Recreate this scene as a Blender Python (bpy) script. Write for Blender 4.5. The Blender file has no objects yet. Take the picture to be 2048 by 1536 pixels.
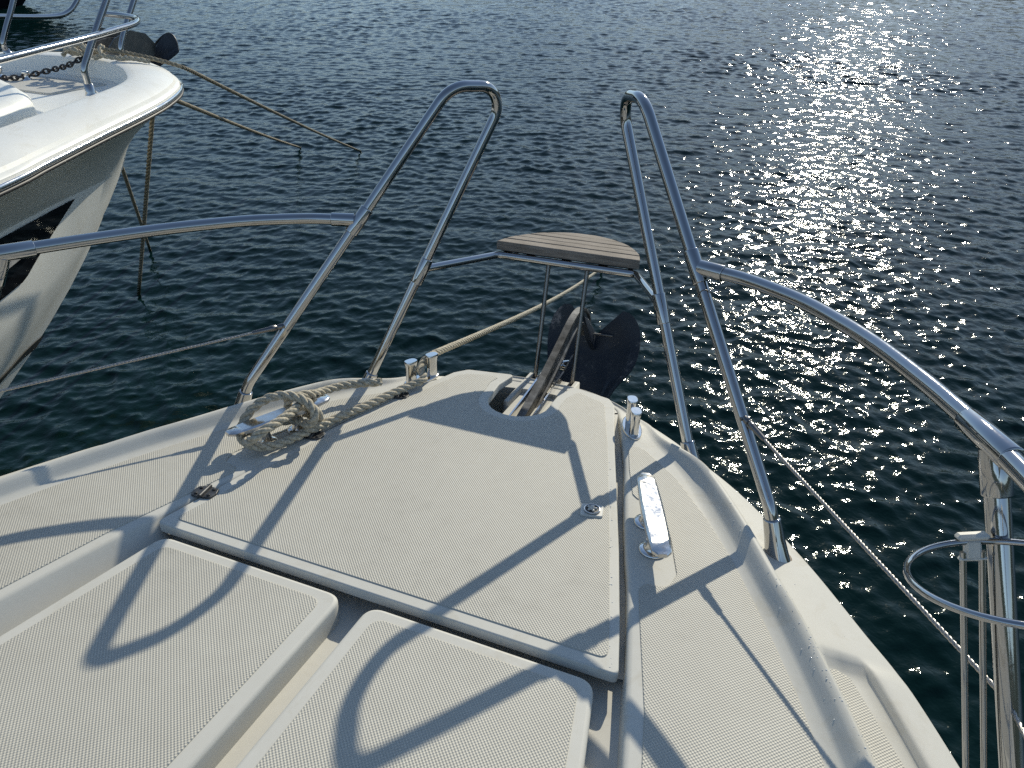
import bpy, math, random
import numpy as np
from mathutils import Matrix, Vector

random.seed(7)
rng = np.random.default_rng(11)
SC = bpy.context.scene
COL = SC.collection

# ------------------------------------------------------------------ camera
cam_d = bpy.data.cameras.new('camera')
cam = bpy.data.objects.new('camera', cam_d)
COL.objects.link(cam)
SC.camera = cam
cam_d.sensor_fit = 'HORIZONTAL'
cam_d.sensor_width = 36.0
cam_d.lens = 36.0 * 1460.0 / 2048.0
cam_d.clip_start = 0.02
cam_d.clip_end = 9000.0
_r = Vector((0.92344467, 0.38350545, 0.01317213))
_u = Vector((-0.21822681, 0.49661516, 0.84008954))
_f = Vector((-0.31563744, 0.77865072, -0.54228780))
_p = Vector((0.53635572, -0.66909415, 2.15607975))
cam.matrix_world = Matrix(((_r.x, _u.x, -_f.x, _p.x), (_r.y, _u.y, -_f.y, _p.y), (_r.z, _u.z, -_f.z, _p.z), (0, 0, 0, 1)))

# ------------------------------------------------------------------ sky and sun
SUN_EL, SUN_AZ = math.radians(27.5), math.radians(1.5)      # azimuth from +Y towards +X
world = bpy.data.worlds.new('World')
SC.world = world
world.use_nodes = True
wn = world.node_tree
bg = wn.nodes['Background']
sky = wn.nodes.new('ShaderNodeTexSky')
sky.sky_type = 'NISHITA'
sky.sun_disc = False
sky.sun_elevation = SUN_EL
sky.sun_rotation = SUN_AZ
sky.air_density = 1.0
sky.dust_density = 0.12
sky.ozone_density = 1.0
wn.links.new(sky.outputs[0], bg.inputs[0])
bg.inputs[1].default_value = 0.14

sun_d = bpy.data.lights.new('sun', 'SUN')
sun_d.energy = 4.4
sun_d.angle = math.radians(0.53)
sun_d.color = (1.0, 0.935, 0.775)
sun = bpy.data.objects.new('sun', sun_d)
COL.objects.link(sun)
_sd = Vector((math.sin(SUN_AZ) * math.cos(SUN_EL), math.cos(SUN_AZ) * math.cos(SUN_EL), math.sin(SUN_EL)))
sun.rotation_euler = _sd.to_track_quat('Z', 'Y').to_euler()
sun.location = (0, 0, 12)

vs = SC.view_settings
vs.view_transform = 'Standard'
vs.look = 'None'
vs.exposure = 0.0
vs.gamma = 1.0
vs.use_curve_mapping = False
SC.cycles.use_denoising = False          # keeps the sun sparkles crisp
SC.cycles.use_adaptive_sampling = False
SC.cycles.sample_clamp_indirect = 3.0
SC.cycles.sample_clamp_direct = 900.0

# ------------------------------------------------------------------ helpers
def V(*a):
    return np.array(a, float)

def cat(points, n=12, closed=False):
    """Catmull-Rom through points, n samples a span."""
    P = np.array(points, float)
    if closed:
        Q = np.vstack([P[-1:], P, P[:2]])
    else:
        Q = np.vstack([2 * P[0] - P[1], P, 2 * P[-1] - P[-2]])
    out = []
    for i in range(1, len(Q) - 2):
        a, b, c, d = Q[i - 1], Q[i], Q[i + 1], Q[i + 2]
        for k in range(n):
            t = k / n
            out.append(0.5 * (2 * b + (c - a) * t + (2 * a - 5 * b + 4 * c - d) * t * t + (3 * b - a - 3 * c + d) * t ** 3))
    if not closed:
        out.append(P[-1])
    return np.array(out)

def resample(path, step):
    P = np.array(path, float)
    s = np.r_[0, np.cumsum(np.linalg.norm(np.diff(P, axis=0), axis=1))]
    n = max(2, int(s[-1] / step) + 1)
    t = np.linspace(0, s[-1], n)
    return np.stack([np.interp(t, s, P[:, k]) for k in range(P.shape[1])], 1)

def fillet(points, radii, n=8):
    """Polyline with rounded inner corners."""
    P = [np.array(p, float) for p in points]
    out = [P[0]]
    for i in range(1, len(P) - 1):
        a, b, c = P[i - 1], P[i], P[i + 1]
        u = (a - b); lu = np.linalg.norm(u); u /= lu
        w = (c - b); lw = np.linalg.norm(w); w /= lw
        ang = math.acos(max(-1, min(1, float(u @ w))))
        d = min(radii[i - 1] / math.tan(ang / 2), lu * .49, lw * .49)
        r = d * math.tan(ang / 2)
        bis = (u + w) / np.linalg.norm(u + w)
        cen = b + bis * (r / math.sin(ang / 2))
        p0, p1 = b + u * d, b + w * d
        e0, e1 = p0 - cen, p1 - cen
        om = math.acos(max(-1, min(1, float(e0 @ e1) / (np.linalg.norm(e0) * np.linalg.norm(e1) + 1e-12))))
        for k in range(n + 1):
            t = k / n
            if om < 1e-4:
                out.append(b); break
            out.append(cen + (math.sin((1 - t) * om) * e0 + math.sin(t * om) * e1) / math.sin(om))
    out.append(P[-1])
    return np.array(out)

def frames(P):
    T = np.gradient(P, axis=0)
    T /= np.linalg.norm(T, axis=1)[:, None] + 1e-12
    ref = V(0, 0, 1) if abs(T[0][2]) < .9 else V(1, 0, 0)
    n = ref - T[0] * (ref @ T[0]); n /= np.linalg.norm(n)
    N = [n]
    for i in range(1, len(P)):
        n = N[-1] - T[i] * (N[-1] @ T[i]); n /= np.linalg.norm(n) + 1e-12
        N.append(n)
    N = np.array(N)
    return T, N, np.cross(T, N)

class MB:
    def __init__(self):
        self.v, self.f, self.sm = [], [], []

    def add(self, verts, faces, smooth=True):
        o = len(self.v)
        self.v.extend([tuple(map(float, q)) for q in verts])
        for k in faces:
            self.f.append(tuple(i + o for i in k)); self.sm.append(smooth)
        return self

    def tube(self, path, r, sides=12, caps=True, closed=False, squash=1.0):
        P = np.array(path, float); n = len(P)
        T, N, B = frames(P)
        R = np.full(n, r, float) if np.isscalar(r) else np.array(r, float)
        vs_, fs = [], []
        for i in range(n):
            for k in range(sides):
                a = 2 * math.pi * k / sides
                vs_.append(P[i] + R[i] * (math.cos(a) * N[i] + squash * math.sin(a) * B[i]))
        m = n if closed else n - 1
        for i in range(m):
            j = (i + 1) % n
            for k in range(sides):
                l = (k + 1) % sides
                fs.append((i * sides + k, i * sides + l, j * sides + l, j * sides + k))
        self.add(vs_, fs, True)
        if caps and not closed:
            self.add(vs_[:sides], [tuple(range(sides))[::-1]], False)
            self.add(vs_[-sides:], [tuple(range(sides))], False)
        return self

    def rev(self, base, axis, prof, sides=20):
        """Surface of revolution: prof = [(radius, height)...] along axis from base."""
        ax = np.array(axis, float); ax /= np.linalg.norm(ax)
        ref = V(1, 0, 0) if abs(ax[0]) < .9 else V(0, 1, 0)
        n = ref - ax * (ref @ ax); n /= np.linalg.norm(n); b = np.cross(ax, n)
        vs_, fs = [], []
        for r, h in prof:
            for k in range(sides):
                a = 2 * math.pi * k / sides
                vs_.append(np.array(base) + ax * h + r * (math.cos(a) * n + math.sin(a) * b))
        for i in range(len(prof) - 1):
            for k in range(sides):
                l = (k + 1) % sides
                fs.append((i * sides + k, i * sides + l, (i + 1) * sides + l, (i + 1) * sides + k))
        self.add(vs_, fs, True)
        self.add(vs_[-sides:], [tuple(range(sides))], False)
        self.add(vs_[:sides], [tuple(range(sides))[::-1]], False)
        return self

    def slab(self, outline, zb, zt, bev=.004, seg=3, zfun=None, bottom=True):
        """Extruded plan outline with a rounded top edge."""
        P = np.array(outline, float)
        area = .5 * np.sum(P[:, 0] * np.roll(P[:, 1], -1) - P[:, 1] * np.roll(P[:, 0], -1))
        if area < 0:
            P = P[::-1]
        e = np.roll(P, -1, 0) - P
        e /= np.linalg.norm(e, axis=1)[:, None] + 1e-12
        nrm = np.stack([-e[:, 1], e[:, 0]], 1)          # inward
        pn = np.roll(nrm, 1, 0)
        m = nrm + pn
        m /= (np.linalg.norm(m, axis=1)[:, None] + 1e-9)
        m /= np.clip((m * nrm).sum(1), .45, 1)[:, None]
        rings = [(P, zb), (P, zt - bev)]
        for k in range(1, seg + 1):
            a = .5 * math.pi * k / seg
            rings.append((P + m * bev * (1 - math.cos(a)), zt - bev + bev * math.sin(a)))
        n = len(P); vs_, fs = [], []
        for Q, z in rings:
            for q in Q:
                vs_.append((q[0], q[1], z + (zfun(q[0], q[1]) if zfun else 0)))
        for i in range(len(rings) - 1):
            for k in range(n):
                l = (k + 1) % n
                fs.append((i * n + k, i * n + l, (i + 1) * n + l, (i + 1) * n + k))
        self.add(vs_, fs, True)
        self.add(vs_[-n:], [tuple(range(n))], False)
        if bottom:
            self.add(vs_[:n], [tuple(range(n))[::-1]], False)
        return self

    def box(self, c, s, R=None, bev=0.0):
        """Chamfered box centred on c with full size s; R = 3x3 columns as axes."""
        c = np.array(c, float); h = np.array(s, float) / 2
        R = np.eye(3) if R is None else np.array(R, float)
        b = min(bev, h.min() * .8)
        if b <= 0:
            pts = [(x, y, z) for z in (-1, 1) for y in (-1, 1) for x in (-1, 1)]
            self.add([c + R @ (np.array(q) * h) for q in pts],
                     [(0, 2, 3, 1), (4, 5, 7, 6), (0, 1, 5, 4), (2, 6, 7, 3), (0, 4, 6, 2), (1, 3, 7, 5)], False)
            return self
        x, y, z = h
        out = [(-x + b, -y), (x - b, -y), (x, -y + b), (x, y - b), (x - b, y), (-x + b, y), (-x, y - b), (-x, -y + b)]
        inn = [(-x + b, -y + b), (x - b, -y + b), (x - b, -y + b), (x - b, y - b), (x - b, y - b), (-x + b, y - b), (-x + b, y - b), (-x + b, -y + b)]
        vs_ = [(p[0], p[1], -z) for p in inn] + [(p[0], p[1], -z + b) for p in out] + [(p[0], p[1], z - b) for p in out] + [(p[0], p[1], z) for p in inn]
        fs = []
        for i in range(3):
            for k in range(8):
                l = (k + 1) % 8
                fs.append((i * 8 + k, i * 8 + l, (i + 1) * 8 + l, (i + 1) * 8 + k))
        fs.append(tuple(range(8))[::-1]); fs.append(tuple(24 + k for k in range(8)))
        self.add([c + R @ np.array(q) for q in vs_], fs, False)
        return self

    def loft(self, rows, closed=False, smooth=True, flip=False):
        n = len(rows[0]); vs_, fs = [], []
        for r in rows:
            vs_.extend(r)
        for i in range(len(rows) - 1):
            for k in range(n if closed else n - 1):
                l = (k + 1) % n
                q = (i * n + k, i * n + l, (i + 1) * n + l, (i + 1) * n + k)
                fs.append(q[::-1] if flip else q)
        self.add(vs_, fs, smooth)
        return self

    def build(self, name, material, parent=None, origin=None, label=None):
        me = bpy.data.meshes.new(name)
        vv = np.array(self.v, float)
        if origin is not None:
            vv = vv - np.array(origin, float)
        me.from_pydata(vv.tolist(), [], self.f)
        me.polygons.foreach_set('use_smooth', self.sm)
        me.materials.append(material)
        me.validate(); me.update()
        o = bpy.data.objects.new(name, me)
        COL.objects.link(o)
        if parent is not None:
            o.parent = parent
        if label:
            o['label'] = label
        return o

def sharp(o, deg=38):
    """Keep hard edges hard on a smooth-shaded mesh."""
    o.data.set_sharp_from_angle(angle=math.radians(deg))
    return o

def tag(o, label, category, group=None):
    o['label'] = label
    o['category'] = category
    if group:
        o['group'] = group
    return o

def rope_mb(path, r, pitch=None, step=None, sides=8, strands=3):
    """Laid rope: three strands twisted round a path."""
    pitch = pitch or r * 7.0
    P = resample(path, step or pitch / 9.0)
    T, N, B = frames(P)
    s = np.r_[0, np.cumsum(np.linalg.norm(np.diff(P, axis=0), axis=1))]
    mb = MB()
    for k in range(strands):
        a = 2 * math.pi * (s / pitch + k / strands)
        c = P + (.52 * r) * (np.cos(a)[:, None] * N + np.sin(a)[:, None] * B)
        mb.tube(c, r * .505, sides)
    return mb

# ------------------------------------------------------------------ materials
def mat(name):
    m = bpy.data.materials.new(name)
    m.use_nodes = True
    nt = m.node_tree
    return m, nt, nt.nodes['Principled BSDF']

def nd(nt, typ, **kw):
    n = nt.nodes.new(typ)
    for k, v in kw.items():
        setattr(n, k, v)
    return n

def noise(nt, co, scale, detail=4, rough=.55, dist=0.0):
    n = nd(nt, 'ShaderNodeTexNoise')
    n.inputs['Scale'].default_value = scale
    n.inputs['Detail'].default_value = detail
    n.inputs['Roughness'].default_value = rough
    n.inputs['Distortion'].default_value = dist
    nt.links.new(co, n.inputs['Vector'])
    return n.outputs['Fac']

def ramp(nt, fac, stops):
    n = nd(nt, 'ShaderNodeValToRGB')
    el = n.color_ramp.elements
    while len(el) < len(stops):
        el.new(.5)
    for e, (p, c) in zip(el, stops):
        e.position = p
        e.color = (*c, 1) if len(c) == 3 else c
    nt.links.new(fac, n.inputs[0])
    return n.outputs[0]

def rng_map(nt, fac, a, b, c, d):
    n = nd(nt, 'ShaderNodeMapRange')
    for i, v in enumerate((a, b, c, d)):
        n.inputs[i + 1].default_value = v
    nt.links.new(fac, n.inputs[0])
    return n.outputs[0]

def mathn(nt, op, a, b=None):
    n = nd(nt, 'ShaderNodeMath', operation=op)
    for i, x in enumerate((a, b)):
        if x is None:
            continue
        if isinstance(x, (int, float)):
            n.inputs[i].default_value = x
        else:
            nt.links.new(x, n.inputs[i])
    return n.outputs[0]

def bump(nt, h, strength, dist, b):
    n = nd(nt, 'ShaderNodeBump')
    n.inputs['Strength'].default_value = strength
    n.inputs['Distance'].default_value = dist
    nt.links.new(h, n.inputs['Height'])
    nt.links.new(n.outputs[0], b.inputs['Normal'])
    return n

def coords(nt, which='Object'):
    return nd(nt, 'ShaderNodeTexCoord').outputs[which]

def gelcoat(name, ca, cb, rough=.32, spec=.38):
    m, nt, b = mat(name)
    co = coords(nt)
    n1 = noise(nt, co, 3.1, 5, .6)
    n2 = noise(nt, co, 60, 3, .6)
    base = ramp(nt, mathn(nt, 'ADD', mathn(nt, 'MULTIPLY', n1, .75), mathn(nt, 'MULTIPLY', n2, .25)), [(.3, ca), (.7, cb)])
    st = noise(nt, co, 11, 9, .72, .8)
    mx = nd(nt, 'ShaderNodeMix', data_type='RGBA', blend_type='MULTIPLY')
    nt.links.new(rng_map(nt, st, .54, .70, 0, .34), mx.inputs['Factor'])
    nt.links.new(base, mx.inputs[6])
    mx.inputs[7].default_value = (.70, .62, .48, 1)
    nt.links.new(mx.outputs[2], b.inputs['Base Color'])
    nt.links.new(rng_map(nt, noise(nt, co, 5, 3, .5), .3, .7, rough - .04, rough + .06), b.inputs['Roughness'])
    b.inputs['Specular IOR Level'].default_value = spec
    bump(nt, noise(nt, co, 40, 2, .5), .03, .0015, b)
    return m

M_GEL = gelcoat('gelcoat_cream', (.525, .51, .455), (.59, .575, .52), .58, .22)
M_GEL2 = gelcoat('gelcoat_white', (.78, .775, .72), (.86, .85, .79), .36)
M_FLOOR = gelcoat('gelcoat_channel', (.52, .50, .44), (.60, .58, .52), .45)

def nonskid():
    m, nt, b = mat('nonskid_diamond')
    co = coords(nt)
    sp = nd(nt, 'ShaderNodeSeparateXYZ')
    nt.links.new(co, sp.inputs[0])
    k = 2 * math.pi / .0056
    u = mathn(nt, 'SINE', mathn(nt, 'MULTIPLY', sp.outputs[0], k))
    v = mathn(nt, 'SINE', mathn(nt, 'MULTIPLY', sp.outputs[1], k))
    h = mathn(nt, 'MULTIPLY', u, v)
    hh = mathn(nt, 'POWER', mathn(nt, 'ADD', mathn(nt, 'MULTIPLY', h, .5), .5), 1.4)
    dirt = noise(nt, co, 2.2, 6, .62)
    fine = noise(nt, co, 34, 4, .6)
    c1 = ramp(nt, mathn(nt, 'ADD', mathn(nt, 'MULTIPLY', dirt, .7), mathn(nt, 'MULTIPLY', fine, .3)),
              [(.28, (.38, .365, .315)), (.43, (.475, .455, .395)), (.60, (.515, .495, .43)), (.74, (.55, .53, .465))])
    mx = nd(nt, 'ShaderNodeMix', data_type='RGBA', blend_type='MULTIPLY')
    nt.links.new(rng_map(nt, hh, 0, .5, .40, 0), mx.inputs['Factor'])
    nt.links.new(c1, mx.inputs[6])
    mx.inputs[7].default_value = (.50, .47, .40, 1)
    nt.links.new(mx.outputs[2], b.inputs['Base Color'])
    b.inputs['Roughness'].default_value = .55
    bump(nt, hh, 1.0, .0008, b)
    return m
M_SKID = nonskid()

def steel(name, base=(.43, .43, .43), r0=.03, r1=.13, stain=.35):
    m, nt, b = mat(name)
    co = coords(nt)
    b.inputs['Metallic'].default_value = 1.0
    n = noise(nt, co, 22, 6, .65)
    n2 = noise(nt, co, 160, 3, .6)
    mixf = rng_map(nt, n, .5, .75, 0, stain)
    mx = nd(nt, 'ShaderNodeMix', data_type='RGBA')
    nt.links.new(mixf, mx.inputs['Factor'])
    mx.inputs[6].default_value = (*base, 1)
    mx.inputs[7].default_value = (.42, .36, .30, 1)
    nt.links.new(mx.outputs[2], b.inputs['Base Color'])
    nt.links.new(rng_map(nt, mathn(nt, 'ADD', mathn(nt, 'MULTIPLY', n, .6), mathn(nt, 'MULTIPLY', n2, .4)), .35, .7, r0, r1), b.inputs['Roughness'])
    bump(nt, n2, .04, .0006, b)
    return m
M_STEEL = steel('stainless_tube')
M_CHROME = steel('polished_chrome', (.70, .69, .67), .04, .2, .25)
M_CLEAT = steel('scuffed_chrome', (.64, .63, .61), .07, .36, .5)
M_DULL = steel('dull_steel', (.20, .195, .19), .22, .45, .4)
M_WIRE = steel('wire_rope', (.42, .40, .37), .3, .5, .4)

def simple(name, ca, cb, scale=20, rough=.5, metal=0, bmp=0, bd=.002, detail=5):
    m, nt, b = mat(name)
    co = coords(nt)
    n = noise(nt, co, scale, detail, .6)
    nt.links.new(ramp(nt, n, [(.32, ca), (.68, cb)]), b.inputs['Base Color'])
    b.inputs['Roughness'].default_value = rough
    b.inputs['Metallic'].default_value = metal
    if bmp:
        bump(nt, n, bmp, bd, b)
    return m
M_ROPE = simple('rope_fibre', (.29, .25, .175), (.60, .54, .42), 190, .9, 0, .6, .002)
M_ROPE2 = simple('rope_fibre_pale', (.36, .315, .225), (.60, .545, .43), 190, .9, 0, .6, .002)
def wet_rope():
    m, nt, b = mat('mooring_line_fibre')
    geo = nd(nt, 'ShaderNodeNewGeometry')
    sp = nd(nt, 'ShaderNodeSeparateXYZ')
    nt.links.new(geo.outputs['Position'], sp.inputs[0])
    n = noise(nt, coords(nt), 160, 4, .6)
    dry = ramp(nt, n, [(.32, (.15, .13, .09)), (.68, (.36, .32, .24))])
    mx = nd(nt, 'ShaderNodeMix', data_type='RGBA', blend_type='MULTIPLY')
    lv = mathn(nt, 'ADD', sp.outputs[2], mathn(nt, 'MULTIPLY', n, .12))     # soaked and weedy just above the water
    nt.links.new(rng_map(nt, lv, .10, .26, 1, 0), mx.inputs['Factor'])
    nt.links.new(dry, mx.inputs[6])
    mx.inputs[7].default_value = (.16, .20, .15, 1)
    nt.links.new(mx.outputs[2], b.inputs['Base Color'])
    nt.links.new(rng_map(nt, lv, .10, .26, .3, .9), b.inputs['Roughness'])
    return m
M_ROPEDK = wet_rope()
M_GALV = simple('galvanised_worn', (.045, .043, .04), (.20, .195, .185), 34, .48, .55, .35, .002, 9)
M_HINGE = simple('tarnished_hinge', (.035, .035, .036), (.10, .10, .10), 60, .42, .6, .2, .001)
M_SEAL = simple('rusty_sealant', (.16, .09, .04), (.30, .24, .17), 120, .7)
M_BLACK = simple('black_rubber', (.012, .012, .013), (.03, .03, .032), 40, .5)
M_DARKGLASS = simple('black_window_glass', (.004, .004, .005), (.008, .008, .01), 3, .04)
M_NAVYHULL = simple('navy_hull_paint', (.006, .008, .012), (.012, .014, .02), 4, .25)
M_BOOT = simple('boot_stripe', (.02, .02, .022), (.05, .05, .05), 12, .4)
M_PLASTIC = simple('white_plastic', (.55, .53, .47), (.66, .64, .58), 30, .4)
M_CHAIN = simple('dark_chain', (.03, .028, .026), (.11, .10, .095), 60, .45, .7, .3, .001)
M_STRIPGREY = simple('grey_rubber_strip', (.22, .22, .21), (.30, .30, .29), 30, .5)

def anchor_paint():
    m, nt, b = mat('worn_navy_paint')
    co = coords(nt)
    n = noise(nt, co, 7, 9, .70, .4)
    n2 = noise(nt, co, 90, 4, .7)
    f = mathn(nt, 'ADD', mathn(nt, 'MULTIPLY', n, .75), mathn(nt, 'MULTIPLY', n2, .25))
    nt.links.new(ramp(nt, f, [(.52, (.010, .017, .028)), (.57, (.024, .034, .045)), (.64, (.20, .195, .20))]), b.inputs['Base Color'])
    nt.links.new(rng_map(nt, f, .4, .6, .36, .7), b.inputs['Roughness'])
    bump(nt, f, .25, .002, b)
    return m
M_FLUKE = anchor_paint()

def teak():
    m, nt, b = mat('weathered_teak')
    co = coords(nt)
    mp = nd(nt, 'ShaderNodeMapping')
    mp.inputs['Scale'].default_value = (3.0, 60.0, 60.0)
    nt.links.new(co, mp.inputs[0])
    n = noise(nt, mp.outputs[0], 4.0, 8, .7, .4)
    n2 = noise(nt, co, 9, 4, .6)
    f = mathn(nt, 'ADD', mathn(nt, 'MULTIPLY', n, .75), mathn(nt, 'MULTIPLY', n2, .25))
    nt.links.new(ramp(nt, f, [(.30, (.08, .064, .05)), (.5, (.21, .175, .14)), (.70, (.38, .335, .28))]), b.inputs['Base Color'])
    b.inputs['Roughness'].default_value = .8
    bump(nt, n, .5, .002, b)
    return m
M_TEAK = teak()

def water_mat():
    m, nt, b = mat('harbour_water')
    co = coords(nt, 'Object')
    n = noise(nt, co, .35, 3, .5)
    nt.links.new(ramp(nt, n, [(.3, (.0012, .009, .009)), (.7, (.002, .013, .0125))]), b.inputs['Base Color'])
    b.inputs['Roughness'].default_value = .056
    b.inputs['IOR'].default_value = 1.333
    b.inputs['Specular IOR Level'].default_value = .26
    b.inputs['Specular Tint'].default_value = (.84, 1.0, .88, 1)
    h = mathn(nt, 'ADD', noise(nt, co, 19, 3, .5, .6), mathn(nt, 'MULTIPLY', noise(nt, co, 55, 2, .5, .5), .40))
    bump(nt, h, .20, .017, b)
    return m
M_WATER = water_mat()

# ------------------------------------------------------------------ water
def make_water():
    c0 = V(.5, -.7)
    az = np.radians(np.r_[np.linspace(-180, -78, 26)[:-1], np.linspace(-78, 30, 800), np.linspace(30, 180, 36)[1:-1]])
    rr = [0.0, .5, .8]
    while rr[-1] < 58:
        rr.append(rr[-1] + max(.010, .0025 * rr[-1]))
    while rr[-1] < 5000:
        rr.append(rr[-1] * 1.22)
    rr = np.array(rr[1:])
    A, Rr = np.meshgrid(az.astype(np.float32), rr.astype(np.float32))
    X = np.float32(c0[0]) + Rr * np.sin(A); Y = np.float32(c0[1]) + Rr * np.cos(A)
    fade = np.clip((np.degrees(A) + 77) / 6, 0, 1) * np.clip((29 - np.degrees(A)) / 4, 0, 1)
    fade *= np.clip((57 - Rr) / 8, 0, 1) * (.84 + .16 * np.clip((Rr - 3) / 5, 0, 1) + .75 * np.clip((Rr - 8) / 16, 0, 1))
    cell = .0026 * np.maximum(Rr, 1.0)
    Z = np.zeros_like(X); DX = np.zeros_like(X); DY = np.zeros_like(X)
    g = np.random.default_rng(5)
    # (count, wavelength range, slope of each, mean heading, spread)
    sets = [(8, (.8, 1.6), .006, -8, 45), (14, (.38, .72), .0105, -12, 50), (26, (.20, .38), .0175, -14, 62), (66, (.095, .20), .0225, -15, 85), (60, (.052, .095), .019, -10, 115)]
    gust = np.zeros_like(X)
    for k in range(7):
        L = g.uniform(3.0, 9.0); t = g.uniform(0, 2 * math.pi)
        gust += np.sin(2 * math.pi / L * (X * math.sin(t) + Y * math.cos(t)) + g.uniform(0, 6.28))
    gust = np.clip(1.0 + .07 * gust, .75, 1.25).astype(np.float32)
    for cnt, (l0, l1), sl, mean, spr in sets:
        for k in range(cnt):
            L = math.exp(g.uniform(math.log(l0), math.log(l1)))
            t = math.radians(mean + g.normal() * spr * .6)
            kx, ky, kk = math.sin(t), math.cos(t), 2 * math.pi / L
            a = sl * g.uniform(.6, 1.3) / kk
            n = int(np.searchsorted(rr, min(58.0, L / 2.0 / .0026)))
            w = fade[:n] * np.clip((L / cell[:n] - 2.0) / 1.2, 0, 1)
            if L > .38:
                w = np.minimum(w, 1.0)
            if l1 < .5:
                w = w * gust[:n]
            ph = (kk * kx) * X[:n] + (kk * ky) * Y[:n] + np.float32(g.uniform(0, 6.283))
            s, c = np.sin(ph), np.cos(ph)
            w = w * np.float32(a)
            Z[:n] += w * c
            DX[:n] -= w * s * np.float32(.9 * kx)
            DY[:n] -= w * s * np.float32(.9 * ky)
    X = X + DX; Y = Y + DY
    nr, na = X.shape
    verts = np.stack([X, Y, Z], -1).reshape(-1, 3)
    i = np.arange(nr - 1)[:, None] * na + np.arange(na)[None]
    j = np.arange(nr - 1)[:, None] * na + (np.arange(na)[None] + 1) % na
    quads = np.stack([i, i + na, j + na, j], -1).reshape(-1, 4)
    me = bpy.data.meshes.new('water')
    me.vertices.add(len(verts)); me.vertices.foreach_set('co', verts.ravel())
    me.loops.add(quads.size); me.loops.foreach_set('vertex_index', quads.ravel().astype(np.int32))
    me.polygons.add(len(quads)); me.polygons.foreach_set('loop_start', np.arange(0, quads.size, 4, dtype=np.int32))
    me.polygons.foreach_set('use_smooth', np.ones(len(quads), bool))
    me.update(calc_edges=True); me.validate()
    me.materials.append(M_WATER)
    o = bpy.data.objects.new('water', me)
    COL.objects.link(o)
    if me.polygons[len(me.polygons) // 2].normal.z < 0:
        me.flip_normals()
    o['kind'] = 'structure'
    o['label'] = 'dark teal rippled harbour water with sun glitter'
    return o
make_water()

# ------------------------------------------------------------------ unseen hill ring, added to dim the low sky mirrored in the water
def make_sky_dimmer_hills():
    m, nt, b = mat('sky_dimmer_scrub')
    co = coords(nt)
    nt.links.new(ramp(nt, noise(nt, co, .02, 8, .65), [(.35, (.022, .034, .026)), (.55, (.04, .055, .042)), (.7, (.09, .10, .085))]), b.inputs['Base Color'])
    b.inputs['Roughness'].default_value = .9
    g = np.random.default_rng(3)
    ph = g.uniform(0, 6.28, 12)
    rows = []
    for r, h in ((520, -2), (540, 6), (640, .45), (760, .8), (900, 1.0), (1080, .75), (1300, -5)):
        row = []
        for a in np.radians(np.linspace(-180, 180, 361)):
            top = 105 + 16 * math.sin(2 * a + ph[0]) + 11 * math.sin(5 * a + ph[1]) + 7 * math.sin(11 * a + ph[2]) + 4 * math.sin(23 * a + ph[3])
            z = h if abs(h) > 1.5 else h * top + 5 * math.sin(17 * a + r * .01) + 3 * math.sin(37 * a + r * .03)
            row.append((r * math.sin(a), r * math.cos(a), z))
        rows.append(row)
    o = MB().loft(rows, flip=True).build('sky_dimmer_hills', m)
    o['kind'] = 'structure'
    o['label'] = 'unseen scrub covered hill ring, added to dim the low sky in the water reflections'
make_sky_dimmer_hills()

# ------------------------------------------------------------------ our boat: frame of the foredeck
# x to starboard, y to the bow, z up from the lid; the foredeck slopes gently down to the bow
RB = np.array([[0.999544470, 0.0, -0.030180338], [0.003414975, 0.993577654, 0.113100762], [0.029986509, -0.113152307, 0.993125050]])
HB = 1.22

def boat_matrix(base):
    b = RB @ np.array(base, float) + V(0, 0, HB)
    return Matrix(((*RB[0], b[0]), (*RB[1], b[1]), (*RB[2], b[2]), (0, 0, 0, 1)))

def empty(name, mw):
    o = bpy.data.objects.new(name, None)
    o.empty_display_size = .1
    COL.objects.link(o)
    o.matrix_world = mw
    return o

def mir(P):
    Q = np.array(P, float).copy(); Q[:, 0] *= -1
    return Q

boat = empty('motor_boat', boat_matrix((0, 0, 0)))
tag(boat, 'cream motor boat in the foreground, its foredeck with two tall steel bow hoops', 'boat')

# stations of the side deck from stem to aft: inner edge, ridge foot, ridge far foot, outer edge
ST = np.array([
    # I.x   I.y    F.x   F.y    O.x   O.y    E.x   E.y
    [0.000, .905, 0.000, .925, 0.000, .94, 0.000, .990],
    [0.110, .895, 0.118, .912, 0.124, .925, 0.115, .958],
    [0.200, .860, 0.225, .860, 0.240, .868, 0.235, .893],
    [0.235, .775, 0.292, .765, 0.322, .775, 0.345, .815],
    [0.262, .690, 0.345, .680, 0.382, .695, 0.425, .745],
    [0.300, .570, 0.432, .580, 0.482, .602, 0.545, .630],
    [0.335, .430, 0.520, .435, 0.575, .452, 0.672, .470],
    [0.376, .280, 0.597, .280, 0.655, .290, 0.775, .310],
    [0.405, .180, 0.648, .180, 0.706, .186, 0.842, .200],
    [0.455, -.03, 0.736, -.03, 0.794, -.03, 0.938, -.02],
    [0.500, -.25, 0.810, -.25, 0.868, -.25, 1.030, -.24],
    [0.560, -.60, 0.905, -.60, 0.963, -.60, 1.140, -.60],
    [0.620, -1.2, 1.005, -1.2, 1.063, -1.2, 1.270, -1.2],
    [0.680, -2.4, 1.085, -2.4, 1.143, -2.4, 1.370, -2.4]])
S = cat(ST, 12)
NS = len(S)
YI = S[:, 1]

def sstep(a, b, x):
    t = np.clip((x - a) / (b - a), 0, 1)
    return t * t * (3 - 2 * t)

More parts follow.
